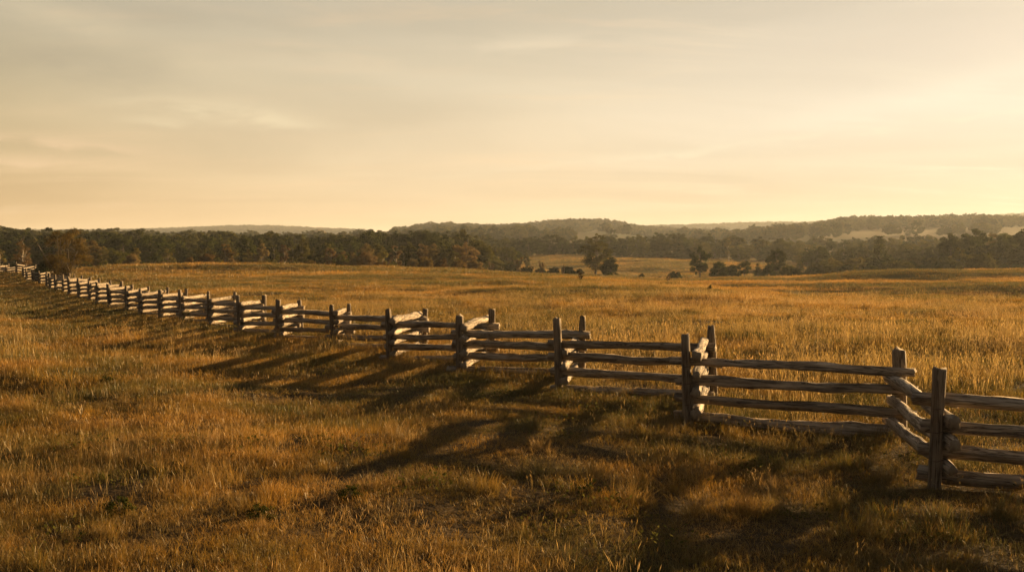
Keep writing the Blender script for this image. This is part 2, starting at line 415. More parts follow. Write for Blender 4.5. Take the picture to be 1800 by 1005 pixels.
tag(link('ground', gm), 'rolling ground of dry meadows, valley pasture and far hills', 'ground', kind='structure')

# ------------------------------------------------------------------ fence
def log_mesh(name, length, rad, seed, square=False, wob=.02, seg=18):
    """a split log along local X from -length/2 to +length/2"""
    r = np.random.default_rng(seed); ns = 12
    th = np.linspace(0, 2*math.pi, ns, endpoint=False)
    if square:
        prof = 1/np.maximum(np.abs(np.cos(th)), np.abs(np.sin(th)))**.82
    else:
        k = r.integers(4, 6); ca = np.sort(np.linspace(0, 2*math.pi, k, endpoint=False)+r.uniform(-.35, .35, k))
        prof = np.ones(ns)
        dmin = np.min(np.abs(np.angle(np.exp(1j*(th[:, None]-ca[None])))), 1)
        prof = 1.16-.44*np.clip(dmin/(math.pi/k), 0, 1)
    xs = np.linspace(-length/2, length/2, seg+1)
    f1, f2 = r.uniform(.5, 1.4, 2); p1, p2, p3, p4 = r.uniform(0, 6.28, 4)
    V = []
    tap = r.uniform(-.12, .12)
    for i, x in enumerate(xs):
        t = x/length
        cy = wob*(math.sin(f1*x*2+p1)+.5*math.sin(f2*x*5+p2)); cz = wob*(math.sin(f2*x*2+p3)+.5*math.sin(f1*x*4.5+p4))
        rad_x = rad*(1+tap*t*2)*(1+.08*math.sin(2.3*x+p1)+.04*r.normal())
        if i in (0, seg): rad_x *= .95
        tw = .15*math.sin(x*.8+p2) if not square else .03*x
        rr_ = rad_x*prof*(1+(.035 if square else .075)*r.normal(size=ns))
        V.append(np.stack([np.full(ns, x)+(r.normal(size=ns)*.012 if i in (0, seg) else 0), cy+rr_*np.cos(th+tw), cz+rr_*np.sin(th+tw)], -1))
    V = np.array(V).reshape(-1, 3); q = []
    for i in range(seg):
        for k in range(ns):
            q.append((i*ns+k, i*ns+(k+1) % ns, (i+1)*ns+(k+1) % ns, (i+1)*ns+k))
    c0, c1 = len(V), len(V)+1
    V = np.concatenate([V, [V[:ns].mean(0), V[-ns:].mean(0)]])
    t = [(c0, (k+1) % ns, k) for k in range(ns)]+[(c1, seg*ns+k, seg*ns+(k+1) % ns) for k in range(ns)]
    me = mesh_np(name, V, t, q, [M['post'] if square else M['rail'], M['end']], False, mat_index=[1]*len(t)+[0]*len(q))
    return me
RL = 3.3
RAILS = [log_mesh('rail', RL, .075, 100+i, wob=.003+.005*(i % 3)) for i in range(14)]
POSTS = [log_mesh('post', 1.0, .069, 300+i, True, wob=.004, seg=8) for i in range(7)]

ALLF = PRE+FP
OFF = [1.9]*8+[1.5]*3+[1.6]*30
fence = tag(link('split_rail_fence', None), 'weathered zigzag split rail fence of stacked logs and posts crossing the meadow', 'fence')
fence.location = (4.5, 10.5, 0)
def fl(x, y, z): return Vector((x-4.5, y-10.5, z))
rlist = []
def add_post(x, y, h, i, tilt):
    o = link('post', POSTS[i % len(POSTS)], fence)
    zb = gz(x, y)-.25; H = h+.25
    o.location = fl(x, y, zb+H/2)
    o.scale = (H, 1, 1)
    o.rotation_euler = (Euler((tilt[0], tilt[1], random.uniform(-.3, .3))).to_matrix() @ Euler((0, -math.pi/2, 0)).to_matrix()).to_euler()
    return o
rr2 = random.Random(5)
VB = []
for i in range(len(ALLF)-1):
    a, b = Vector(ALLF[i]), Vector(ALLF[i+1]); d = (b-a).normalized(); pr = Vector((d.y, -d.x))
    VB.append((a+b)/2+pr*OFF[i])
near_posts = []
for i, f in enumerate(ALLF):
    f = Vector(f)
    d = (Vector(ALLF[min(i+1, len(ALLF)-1)])-Vector(ALLF[max(i-1, 0)])).normalized(); pr = Vector((d.y, -d.x))
    p = f
    h = 1.31+rr2.uniform(-.05, .05)
    near_posts.append(add_post(p.x, p.y, h, i, (rr2.uniform(-.045, .045), rr2.uniform(-.045, .045))))
    if i < len(VB):
        p = VB[i]
        add_post(p.x, p.y, 1.21+rr2.uniform(-.05, .06), i+3, (rr2.uniform(-.06, .06), rr2.uniform(-.06, .06)))
LONG = [.10, .375, .64, .905]; SHORT = [.235, .51, .775, 1.035]
def add_rail(p, q, h, k):
    """rail from ground point p to q at height h, running past both stacks"""
    d = (q-p); Ln = d.length; d.normalize()
    e1, e2 = rr2.uniform(.24, .42), rr2.uniform(.16, .34)
    a = p-d*e1; b = q+d*e2
    za = gz(p.x, p.y)+h+rr2.uniform(-.035, .03); zb = gz(q.x, q.y)+h+rr2.uniform(-.035, .03)
    rlist.append((a, b, za, zb, rr2.randrange(len(RAILS)), rr2.uniform(0, 6.28), rr2.uniform(.9, 1.12), rr2.random() < .5))
for i in range(len(ALLF)-1):
    f, g2, bv = Vector(ALLF[i]), Vector(ALLF[i+1]), VB[i]
    d = (g2-f).normalized(); pr = Vector((d.y, -d.x)); f = f+pr*.16; g2 = g2+pr*.16; bv = bv-pr*.16
    short = SHORT[:3] if i == 3 else SHORT
    if rr2.random() < .16 and i > 4: short = short[:3]
    for h in short: add_rail(f, bv, h, 0)        # the panel that runs away from the viewer
    for h in LONG: add_rail(g2, bv, h, 0)        # the panel that faces the viewer
rlist.sort(key=lambda t: (t[0].y+t[1].y)/2 + (40 if (t[0].y+t[1].y)/2 < 8 else 0))
far_parts = []
for idx, (a, b, za, zb, mi, roll, sc, flip) in enumerate(rlist):
    A = Vector((a.x, a.y, za)); B = Vector((b.x, b.y, zb))
    if flip: A, B = B, A
    d = B-A
    mid_ = (A+B)/2
    rotm = d.to_track_quat('X', 'Z').to_matrix() @ Matrix.Rotation(roll, 3, 'X')
    if idx < 100:
        o = link('rail', RAILS[mi], fence)
        o.location = fl(*mid_); o.rotation_euler = rotm.to_euler(); o.scale = (d.length/RL, sc, sc)
    else:
        me = RAILS[mi]; nv = len(me.vertices); co = np.empty(nv*3, np.float32); me.vertices.foreach_get('co', co); co = co.reshape(-1, 3)
        co = co*np.array([d.length/RL, sc, sc]); co = co @ np.array(rotm).T + np.array(fl(*mid_))
        far_parts.append((co, me))
if far_parts:
    V = []; T = []; Q = []; o0 = 0
    for co, me in far_parts:
        V.append(co)
        for p in me.polygons:
            (T if len(p.vertices) == 3 else Q).append([v+o0 for v in p.vertices])
        o0 += len(co)
    me = mesh_np('distant_rails', np.concatenate(V), T, Q, [M['rail'], M['end']], mat_index=[1]*len(T)+[0]*len(Q))
    tag(link('rail', me, fence), kind='stuff')
# wire bindings round the post and the stacked rails behind it
def tube(pts, r, ns=6, closed=False):
    V = []; Q = []; n_ = len(pts)
    for i, p in enumerate(pts):
        a = pts[(i-1) % n_] if (closed or i > 0) else pts[i]; b = pts[(i+1) % n_] if (closed or i < n_-1) else pts[i]
        t = (Vector(b)-Vector(a)).normalized(); u = t.orthogonal().normalized(); v = t.cross(u)
        rad = r[i] if hasattr(r, '__len__') else r
        for k in range(ns):
            an = 2*math.pi*k/ns
            V.append(tuple(Vector(p)+(u*math.cos(an)+v*math.sin(an))*rad))
    for i in range(n_ if closed else n_-1):
        for k in range(ns):
            i2 = (i+1) % n_
            Q.append((i*ns+k, i*ns+(k+1) % ns, i2*ns+(k+1) % ns, i2*ns+k))
    return V, Q
for pi in (3, 4):
    f = Vector(ALLF[pi]); zb = gz(f.x, f.y)
    d = (Vector(ALLF[pi+1])-Vector(ALLF[pi-1])).normalized(); pr = Vector((d.y, -d.x))
    for hz in (.87, .62, .32):
        c = f; V = []; pts = []
        for s, t_ in ((-.078, -.078), (.078, -.078), (.085, .1), (.07, .24), (-.07, .24), (-.085, .1)):
            pp = c+d*s+pr*t_; pts.append((pp.x, pp.y, zb+hz+.012*math.sin(9*s+t_*20)))
        V, Q = tube(pts, .0035, 5, True)
        V = [tuple(fl(*v)) for v in V]
        wo = link('wire', mesh_np('wire', V, None, Q, [M['wire']]), fence)
        wo.parent = near_posts[pi]; bpy.context.view_layer.update()
        wo.matrix_parent_inverse = (near_posts[pi].matrix_basis).inverted()

# ------------------------------------------------------------------ grass
def patch_mesh(name, nb, rad, h, wid, seed, mat, lean=.35, head=False, gauss=False, curl=.3):
    r = np.random.default_rng(seed)
    rho = rad*np.sqrt(r.random(nb)); ph = r.random(nb)*6.283
    if gauss: rho = np.abs(r.normal(0, rad*.45, nb))
    # blades come in tufts
    nt = max(4, nb//12); tx, ty = rad*r.uniform(-1, 1, nt), rad*r.uniform(-1, 1, nt); ti = r.integers(0, nt, nb)
    x = rho*np.cos(ph); y = rho*np.sin(ph)
    sel = r.random(nb) < .6
    x = np.where(sel, tx[ti]+r.normal(0, .06*rad, nb), x); y = np.where(sel, ty[ti]+r.normal(0, .06*rad, nb), y)
    th = (r.random(nb)**.8)*h*(.6+.8*r.random(nt)[ti])+.12*h
    az = np.where(sel, (r.random(nt)*6.283)[ti]+r.normal(0, .6, nb), r.random(nb)*6.283); ln = (lean*np.abs(r.normal(0, 1, nb))+.10)*th*np.where(sel, (.5+.9*r.random(nt))[ti], 1)
    dxn, dyn = np.cos(az)*ln, np.sin(az)*ln
    fa = r.random(nb)*3.1416; wx, wy = np.cos(fa)*wid*.5, np.sin(fa)*wid*.5
    wv = .7+.6*r.random(nb); wx *= wv; wy *= wv
    rows = []; hfs = []
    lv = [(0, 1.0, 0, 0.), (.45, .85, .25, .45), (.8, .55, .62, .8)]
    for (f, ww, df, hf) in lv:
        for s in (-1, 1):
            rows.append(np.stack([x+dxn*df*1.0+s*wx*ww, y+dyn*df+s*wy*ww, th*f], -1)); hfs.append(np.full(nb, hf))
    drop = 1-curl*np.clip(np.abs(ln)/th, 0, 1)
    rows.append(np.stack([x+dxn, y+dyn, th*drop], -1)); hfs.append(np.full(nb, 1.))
    V = np.stack(rows, 1).reshape(-1, 3); H = np.stack(hfs, 1).ravel(); k = 7
    b = np.arange(nb)*k
    Q = np.concatenate([np.stack([b, b+1, b+3, b+2], -1), np.stack([b+2, b+3, b+5, b+4], -1)])
    T = np.stack([b+4, b+5, b+6], -1)
    tone = np.repeat(r.random(nb), k)
    if head:                                       # seed heads: slim double spindles at the stalk tips
        top = rows[-1]; hl_ = .05+.04*r.random(nb); hw = wid*1.1
        dirx, diry = dxn/(th+1e-6), dyn/(th+1e-6)
        for s in range(2):
            ux, uy = (np.cos(fa+s*1.57)*hw, np.sin(fa+s*1.57)*hw)
            base = len(V); m_ = np.stack([top+np.stack([dirx*hl_*.0, diry*0, -hl_*.1], -1), top+np.stack([dirx*hl_*.45+ux, diry*hl_*.45+uy, hl_*.4], -1), top+np.stack([dirx*hl_, diry*hl_, hl_*.95], -1), top+np.stack([dirx*hl_*.45-ux, diry*hl_*.45-uy, hl_*.4], -1)], 1).reshape(-1, 3)
            V = np.concatenate([V, m_]); bb = base+np.arange(nb)*4
            Q = np.concatenate([Q, np.stack([bb, bb+1, bb+2, bb+3], -1)])
            tone = np.concatenate([tone, np.repeat(r.random(nb)*.5, 4)]); H = np.concatenate([H, np.ones(nb*4)])
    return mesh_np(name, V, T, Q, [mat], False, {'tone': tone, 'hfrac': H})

def scatter(r0, r1, dens, half, seed):
    r = np.random.default_rng(seed)
    n_ = int(half*(r1*r1-r0*r0)*dens)
    rr_ = np.sqrt(r.uniform(r0*r0, r1*r1, n_)); a = r.uniform(-half, half, n_)
    return rr_*np.sin(a), rr_*np.cos(a), r

def gn_instances(name, sets, label, cat):
    """sets: list of (prototype meshes, xyz, scale (n,3), euler (n,3)); one object that instances them all"""
    P = []; SC = []; RO = []; PK = []; protos = []
    for meshes, xyz, sc, eu, rg in sets:
        base = len(protos)
        for me in meshes: protos.append(bpy.data.objects.new(me.name, me))
        P.append(xyz); SC.append(sc); RO.append(eu); PK.append(base+rg.integers(0, len(meshes), len(xyz)))
    P = np.concatenate(P); SC = np.concatenate(SC); RO = np.concatenate(RO); PK = np.concatenate(PK).astype(np.int32)
    me = bpy.data.meshes.new(name); me.vertices.add(len(P)); me.vertices.foreach_set('co', P.astype(np.float32).ravel())
    for k, a in (('isc', SC), ('iro', RO)):
        at = me.attributes.new(k, 'FLOAT_VECTOR', 'POINT'); at.data.foreach_set('vector', a.astype(np.float32).ravel())
    at = me.attributes.new('ipk', 'INT', 'POINT'); at.data.foreach_set('value', PK)
    o = link(name, me)
    ng = bpy.data.node_groups.new(name, 'GeometryNodeTree'); t = NT(ng)
    ng.interface.new_socket('Geometry', in_out='INPUT', socket_type='NodeSocketGeometry')
    ng.interface.new_socket('Geometry', in_out='OUTPUT', socket_type='NodeSocketGeometry')
    gi = t.new('NodeGroupInput'); go = t.new('NodeGroupOutput')
    def attr(nm, ty): return t.new('GeometryNodeInputNamedAttribute', {'Name': nm}, data_type=ty).outputs['Attribute']
    pk = attr('ipk', 'INT'); sc = attr('isc', 'FLOAT_VECTOR'); ro = attr('iro', 'FLOAT_VECTOR')
    er = t.new('FunctionNodeEulerToRotation'); t.l.new(ro, er.inputs[0])
    jn = t.new('GeometryNodeJoinGeometry')
    for k, po in enumerate(protos):
        oi = t.new('GeometryNodeObjectInfo'); oi.inputs['Object'].default_value = po; oi.inputs['As Instance'].default_value = True
        cmp = t.new('FunctionNodeCompare', data_type='INT', operation='EQUAL')
        ia = [s for s in cmp.inputs if s.type == 'INT']
        t.l.new(pk, ia[0]); ia[1].default_value = k
        ip = t.new('GeometryNodeInstanceOnPoints')
        t.l.new(gi.outputs[0], ip.inputs['Points']); t.l.new(cmp.outputs[0], ip.inputs['Selection'])
        t.l.new(oi.outputs['Geometry'], ip.inputs['Instance']); t.l.new(er.outputs[0], ip.inputs['Rotation']); t.l.new(sc, ip.inputs['Scale'])
        t.l.new(ip.outputs[0], jn.inputs[0])
    t.l.new(jn.outputs[0], go.inputs[0])
    md = o.modifiers.new('scatter', 'NODES'); md.node_group = ng
    return tag(o, label, cat, kind='stuff')

def grass_set(meshes, r0, r1, dens, half, seed, smin, smax, patchy=.62, keep=None):
    x, y, r = scatter(r0, r1, dens, half, seed)
    tall = vnoise(x/2.3, y/2.3, 41)*.6+vnoise(x/.9, y/.9, 43)*.4
    big = vnoise(x/14, y/9, 47)
    if keep is not None:
        k = keep(x, y, r); x, y, tall, big = x[k], y[k], tall[k], big[k]
    z = ground(x, y)-.01
    s = (smin+(smax-smin)*r.random(len(x)))
    hs_ = s*(1-patchy+patchy*2*np.clip(1.7*(.6*tall+.5*big)-.55, 0.14, 1.3))
    xy = s*(.9+.2*r.random(len(x)))
    eu = np.zeros((len(x), 3)); eu[:, 2] = r.random(len(x))*6.283
    return (meshes, np.stack([x, y, z], -1), np.stack([xy, xy, hs_], -1), eu, r)

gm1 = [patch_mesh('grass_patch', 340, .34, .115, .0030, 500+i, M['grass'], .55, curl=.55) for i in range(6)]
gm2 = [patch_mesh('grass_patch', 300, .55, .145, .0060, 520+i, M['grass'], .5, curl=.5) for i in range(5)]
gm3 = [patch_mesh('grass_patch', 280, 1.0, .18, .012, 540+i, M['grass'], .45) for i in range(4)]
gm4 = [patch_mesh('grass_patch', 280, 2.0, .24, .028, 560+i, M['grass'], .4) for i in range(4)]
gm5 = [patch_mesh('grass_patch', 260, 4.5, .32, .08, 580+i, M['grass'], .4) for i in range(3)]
def open_field(x, y, r):
    px = 900+F*x/np.maximum(y, 1); d = y
    a = (d < 200) | ((px > 830) & (px < 1450) & (d < 440) & (d > 190))
    return a
H_ = .66
sets = [grass_set(gm1, 1.5, 18, 11, H_, 1, .8, 1.2, .8), grass_set(gm2, 14.5, 42, 5.2, H_, 2, .85, 1.2, .78),
        grass_set(gm3, 37, 100, 2.3, H_, 3, .85, 1.25), grass_set(gm4, 98, 190, .7, H_, 4, .85, 1.25, keep=open_field),
        grass_set(gm5, 188, 470, .14, .34, 5, .8, 1.2, keep=open_field)]
gn_instances('grass', sets, 'dry golden meadow grass with olive patches covering the fields', 'grass')
st1 = [patch_mesh('straw_tuft', 24, .28, .34,   .0024, 600+i, M['straw'], .42, True, curl=.25) for i in range(5)]
st2 = [patch_mesh('straw_tuft', 50, .7, .44, .006, 620+i, M['straw'], .3, True, curl=.2) for i in range(4)]
tus = [patch_mesh('tussock', 260, .16, .23, .0028, 640+i, M['grass'], .62, curl=.6, gauss=True) for i in range(4)]
tus2 = [patch_mesh('tussock', 220, .30, .34, .0075, 650+i, M['grass'], .55, curl=.55, gauss=True) for i in range(3)]
def forb_mesh(seed):
    r = np.random.default_rng(seed); V = []; T = []; tone = []
    for k in range(80):
        cx, cy = r.normal(0, .16, 2); a = r.random()*6.283; ln = r.uniform(.02, .05); wd = ln*r.uniform(.22, .4); el = r.uniform(.1, 1.1); z0 = r.uniform(.0, .12)
        u = np.array([math.cos(a)*math.cos(el), math.sin(a)*math.cos(el), math.sin(el)]); v = np.array([-math.sin(a), math.cos(a), .2])
        p = np.array([cx, cy, z0]); V += [p, p+u*ln*.5+v*wd, p+u*ln, p+u*ln*.5-v*wd]; tone += [r.random()]*4
    return mesh_np('forb', np.array(V), None, np.arange(len(V)).reshape(-1, 4), [LEAF['olive green']], False, {'tone': np.array(tone)})
forbs = [forb_mesh(660+i) for i in range(4)]
def thick(x, y, r): return vnoise(x/3.3, y/2.4, 71)*.6+vnoise(x/.8, y/.8, 73)*.4 > r.uniform(.35, .75, len(x))
def right_of_fence(x, y):
    ln = np.array(PRE+FP); o_ = np.argsort(ln[:, 1]); return x > np.interp(y, ln[o_, 1], ln[o_, 0])+2
def at_fence(x, y, r): return fence_dist(x, y) < r.uniform(.2, 1.5, len(x))
def behind(x, y, r): return right_of_fence(x, y) & (vnoise(x/7., y/5., 81) > r.uniform(.2, .7, len(x)))
sets = [grass_set(tus, 2, 20, 3.2, H_, 21, .55, 1.25, .3, keep=thick), grass_set(tus2, 19, 60, .9, H_, 22, .6, 1.25, .3, keep=thick), grass_set(forbs, 2, 24, 1.0, H_, 23, .6, 1.4, .2, keep=thick)]
gn_instances('tussock_grass', sets, 'tussocks and low weeds scattered through the meadow turf', 'grass')
def tall_patches(x, y, r):
    return vnoise(x/4., y/3., 61)*.6+vnoise(x/1.3, y/1.3, 63)*.4 > r.uniform(.38, .72, len(x))
sets = [grass_set(st1, 2, 24, 2.6, H_, 11, .6, 1.15, keep=tall_patches), grass_set(st2, 22, 75, .8, H_, 12, .6, 1.1, keep=tall_patches), grass_set(st1, 3, 40, 7, H_, 14, .5, .95, keep=at_fence), grass_set(st2, 15, 62, 2.4, H_, 13, .7, 1.2, keep=behind)]
gn_instances('seed_head_grass', sets, 'tall pale straw stalks with seed heads standing above the meadow grass', 'grass')

# ------------------------------------------------------------------ trees
def tubes_mesh(name, paths, mat):
    V = []; Q = []
    for pts, rad in paths:
        v, q = tube(pts, rad, 6); o0 = len(V); V += v; Q += [tuple(i+o0 for i in f) for f in q]
    return mesh_np(name, V, None, Q, [mat], True)

def tree_proto(kind, seed, leaf=.40, dens=1.0):
    """unit-ish tree of height 10 m: (trunk mesh, crown mesh)"""
    r = np.random.default_rng(seed); Hh = 10.0; paths = []; clumps = []
    def limb(p0, p1, r0, r1, bend=.06):
        p0 = np.array(p0, float); p1 = np.array(p1, float); L_ = np.linalg.norm(p1-p0); pts = []
        for t in (0, .33, .66, 1): pts.append(tuple(p0+(p1-p0)*t+(r.normal(0, bend*L_, 3) if 0 < t < 1 else 0)))
        paths.append((pts, [r0+(r1-r0)*t for t in (0, .33, .66, 1)])); return pts
    if kind in ('round', 'oval', 'birch', 'multi'):
        wd = {'round': 3.7, 'oval': 2.7, 'birch': 1.7, 'multi': 3.6}[kind]*r.uniform(.9, 1.1)
        zc, hh = {'round': (6.0, 4.0), 'oval': (5.6, 4.5), 'birch': (6.0, 4.1), 'multi': (5.6, 4.4)}[kind]
        nst = {'multi': 5, 'birch': 1}.get(kind, 1)
        tops = []
        for k in range(nst):
            bx, by = (r.normal(0, .35, 2) if nst > 1 else (0, 0))
            tx, ty = (r.normal(0, wd*.5, 2) if nst > 1 else r.normal(0, .25, 2))
            pts = limb((bx, by, -.4), (tx, ty, 8.2), .22 if nst == 1 else .13, .04, .02); tops.append(((bx, by), (tx, ty)))
        nc = int({'round': 62, 'oval': 60, 'birch': 44, 'multi': 74}[kind]*r.uniform(.9, 1.1))
        for c in range(nc):
            u = r.normal(size=3); u /= np.linalg.norm(u); rad = r.uniform(.35, 1.0)**.5
            if kind == 'birch': u[2] *= 1.1
            p = np.array([u[0]*wd*rad, u[1]*wd*rad, zc+u[2]*hh*rad])
            lobes = 1+.18*math.sin(3*math.atan2(u[1], u[0])+seed)+.1*r.normal()
            p[:2] *= lobes
            if p[2] < 1.2: p[2] = 1.2+r.random()
            wz = .75 if p[2] > zc+hh*.6 else 1
            clumps.append((p, r.uniform(.35, 1.15)*(wd/3.2)**.5*wz))
            if r.random() < .55:
                (b0, t0) = tops[r.integers(0, len(tops))]
                zz = max(.8, p[2]-r.uniform(1.0, 2.6)); t = min(zz/8.2, .95)
                limb((b0[0]+(t0[0]-b0[0])*t, b0[1]+(t0[1]-b0[1])*t, zz), p, .075*(1-t)+.03, .012)
        if kind == 'multi':                             # thin bare wands fanning out of one side
            for k in range(26):
                a = r.normal(0, .9); e = r.uniform(.5, 1.1); ln = r.uniform(3, 5.4)
                limb((r.normal(0, .3), r.normal(0, .3), r.uniform(.2, 2.4)), (ln*math.cos(e)*math.cos(a), ln*math.cos(e)*math.sin(a), 1+ln*math.sin(e)), .035, .008, .03)
    elif kind == 'conifer':
        limb((0, 0, -.4), (0, 0, 9.8), .2, .02, .005)
        for k in range(15):
            z = 1.0+8.7*k/14; w_ = 2.6*(1-z/10.6)**.85+.12
            nb = max(3, int(8*(1-k/18)))
            for b in range(nb):
                a = 6.283*b/nb+r.uniform(-.4, .4)+k; l_ = w_*r.uniform(.6, 1.15)
                p = np.array([l_*math.cos(a), l_*math.sin(a), z-.25*l_+r.normal(0, .12)])
                limb((0, 0, z), p, .03, .01)
                for f in (.5, .95): clumps.append((np.array([0, 0, z])*(1-f)+p*f, .30+.16*w_))
    elif kind == 'bush':
        for k in range(9):
            a = r.random()*6.283; limb((r.normal(0, .4), r.normal(0, .4), -.3), (4*math.cos(a)*r.random(), 4*math.sin(a)*r.random(), 6+r.random()*2), .12, .02)
        nc = 48
        for c in range(nc):
            u = r.normal(size=3); u /= np.linalg.norm(u); u[2] = abs(u[2]); rad = r.uniform(.3, 1)**.45
            lb = 1+.2*math.sin(2*math.atan2(u[1], u[0])+seed)
            clumps.append((np.array([u[0]*5.6*rad*lb, u[1]*5.0*rad*lb, .6+u[2]*8.2*rad*(.85+.15*lb)]), r.uniform(1.0, 1.9)))
    elif kind == 'sapling':
        for k in range(6):
            a = r.random()*6.283; t_ = (1.3*math.cos(a), 1.3*math.sin(a), r.uniform(6.5, 9.6)); limb((0, 0, -.3), t_, .14, .03, .04)
            for f in np.linspace(.3, 1, 6): clumps.append((np.array(t_)*f+r.normal(0, .3, 3), r.uniform(.35, .7)))
    V = []; tone = []
    for p, cr in clumps:
        n_ = int((125 if kind != 'conifer' else 34)*dens*(cr/.8)**1.6)+6
        if kind == 'bush': n_ = int(n_*.55)
        u = r.normal(size=(n_, 3)); u /= np.linalg.norm(u, axis=1)[:, None]
        rad = cr*r.random(n_)**.4
        q_ = p+u*rad[:, None]*np.array([1.1, 1.1, .8])
        a = r.normal(size=(n_, 3)); a /= np.linalg.norm(a, axis=1)[:, None]
        un = u*.7+(p-np.array([0, 0, 4.5]))/4.5*.5+.38*r.normal(size=(n_, 3)); un /= np.linalg.norm(un, axis=1)[:, None]
        a = np.cross(un, a); a /= np.linalg.norm(a, axis=1)[:, None]+1e-9
        b = np.cross(a, un); b /= np.linalg.norm(b, axis=1)[:, None]+1e-9
        sz = (leaf*(1.7 if kind == 'bush' else 1)*r.uniform(.5, 1.2, n_))[:, None]*.5
        V.append(np.stack([q_-a*sz, q_+b*sz*.7, q_+a*sz, q_-b*sz*.7], 1))
        tc_ = r.random()
        tone.append(np.repeat(np.clip(.5*tc_+.5*r.random(n_), 0, 1), 4))
    V = np.concatenate(V).reshape(-1, 3); tone = np.concatenate(tone)
    Q = np.arange(len(V)).reshape(-1, 4)
    crown = mesh_np('crown', V, None, Q, [None], False, {'tone': tone})
    crown.materials.clear(); crown.materials.append(LEAF['olive green'])
    trunk = tubes_mesh('trunk', paths, M['palebark'] if kind in ('birch', 'sapling') else M['bark'])
    return trunk, crown
PROTO = {k: [tree_proto(k, 700+i*17+j*101) for i in range(nv)] for j, (k, nv) in enumerate([('round', 5), ('oval', 4), ('birch', 4), ('conifer', 3), ('bush', 4), ('sapling', 2)])}
PNAME = {'round': 'broadleaf_tree', 'oval': 'broadleaf_tree', 'birch': 'slender_tree', 'conifer': 'conifer_tree', 'bush': 'bush', 'sapling': 'sapling', 'multi': 'shrubby_tree'}
PCAT = {'bush': 'bush', 'sapling': 'sapling'}
tree_rng = random.Random(23)
def place_tree(px, d, kind, h, tone, label, group=None, wide=1.0, proto=None, sink=.15):
    x, y = radial(px, d)
    trunk, crown = proto or tree_rng.choice(PROTO[kind])
    r_ = link(PNAME[kind], None); r_.location = (x, y, gz(x, y)-sink)
    tag(r_, label, PCAT.get(kind, 'tree'), group)
    s = h/10
    rz = tree_rng.uniform(0, 6.283) if proto is None else 0
    t_ = link('trunk', trunk, r_); c_ = link('crown', crown, r_)
    for o in (t_, c_):
        o.scale = (s*wide, s*wide, s); o.rotation_euler = (0, 0, rz)
    c_.material_slots[0].link = 'OBJECT'; c_.material_slots[0].material = LEAF[tone]
    return r_
def top_h(px, d, py, sink=.15):
    x, y = radial(px, d)
    return CAM_Z+(440-py)*d/F-gz(x, y)+sink

# trees that stand alone
rust = tree_proto('multi', 911, .16, 2.2)
place_tree(112, 86, 'multi', top_h(112, 86, 397), 'russet brown', 'russet brown many stemmed tree growing against the fence near its far end', wide=.88, proto=rust)
tanp = tree_proto('birch', 921, .17, 1.8)
place_tree(40, 118, 'birch', top_h(40, 118, 424), 'pale tan', 'pale tan slender tree behind the farthest rails of the fence', wide=1.5, proto=tanp)
place_tree(88, 96, 'bush', 2.6, 'dark green', 'dark low bush under the russet tree beside the fence', wide=.9)
lone = tree_proto('oval', 933, .30, 1.1)
place_tree(1047, 236, 'oval', top_h(1047, 236, 411), 'olive green', 'tall lone broadleaf tree at the near edge of the middle meadow', wide=1.35, proto=lone)
place_tree(1071, 233, 'bush', 4.8, 'dark green', 'dense green bush at the right foot of the tall lone tree', wide=.85)
place_tree(1018, 232, 'bush', 1.9, 'olive green', 'low olive bush at the left foot of the tall lone tree')
place_tree(1230, 226, 'oval', top_h(1230, 226, 434), 'dark green', 'dark upright tree standing alone at the left end of the valley copse', wide=.95)
place_tree(1264, 228, 'bush', top_h(1264, 228, 457), 'dark green', 'broad dark bush just right of the upright valley tree', wide=1.0)
place_tree(1309, 229, 'round', top_h(1309, 229, 457), 'dark green', 'small round dark tree in the middle of the valley copse', wide=1.0)
place_tree(1332, 227, 'conifer', top_h(1332, 227, 462), 'dark green', 'small pointed dark tree left of the copse tallest tree', wide=1.4)
place_tree(1364, 230, 'round', top_h(1364, 230, 433), 'dark green', 'tallest dark round topped tree of the valley copse', wide=.75)
place_tree(1352, 228, 'bush', 3.6, 'dark green', 'dark bush filling the left foot of the copse tallest tree', wide=.8)
place_tree(1286, 231, 'bush', 3.4, 'dark green', 'dark bush between the broad bush and the small round copse tree', wide=1.1)
place_tree(1384, 232, 'bush', 3.6, 'olive green', 'olive bush leaning on the right side of the copse tallest tree', wide=1.0)
place_tree(1400, 222, 'bush', 2.6, 'dark green', 'low dark bush right of the copse where the right field rises')
place_tree(1187, 214, 'bush', top_h(1187, 214, 475), 'dark green', 'low dark bush on the valley floor left of the upright valley tree', wide=1.1)
place_tree(1128, 222, 'bush', 1.2, 'dark green', 'tiny dark bush on the valley floor right of the lone tree')
place_tree(1160, 220, 'bush', 1.0, 'olive green', 'tiny olive bush on the valley floor between lone tree and copse')
for k, (p, d, h, tn, lb) in enumerate([(865, 222, 3.4, 'pale tan', 'thin pale sapling at the left end of the meadow edge row'), (884, 226, 2.8, 'olive green', 'bushy sapling second in the row left of the lone tree'),
        (910, 224, 4.6, 'pale tan', 'tallest thin pale sapling on the meadow edge left of the lone tree'), (935, 228, 2.7, 'olive green', 'short olive sapling right of the tallest pale sapling'),
        (953, 226, 3.7, 'pale tan', 'pale sapling midway between tallest sapling and lone tree'), (990, 230, 2.6, 'russet brown', 'russet sapling nearest to the left of the lone tree')]):
    place_tree(p, d, 'sapling', h, tn, lb, 'saplings along the meadow edge', wide=1.2)
for k, (p, d, h, lb) in enumerate([(925, 231, 2.0, 'low dark bush at the foot of the tallest pale sapling'), (950, 233, 1.7, 'low dark bush between the pale saplings and the lone tree'), (972, 231, 2.1, 'rounded dark bush left of the russet sapling'), (999, 233, 2.3, 'dark bush touching the olive bush at the lone tree')]):
    place_tree(p, d, 'bush', h, 'dark green', lb, 'low bushes along the meadow edge', wide=1.4)
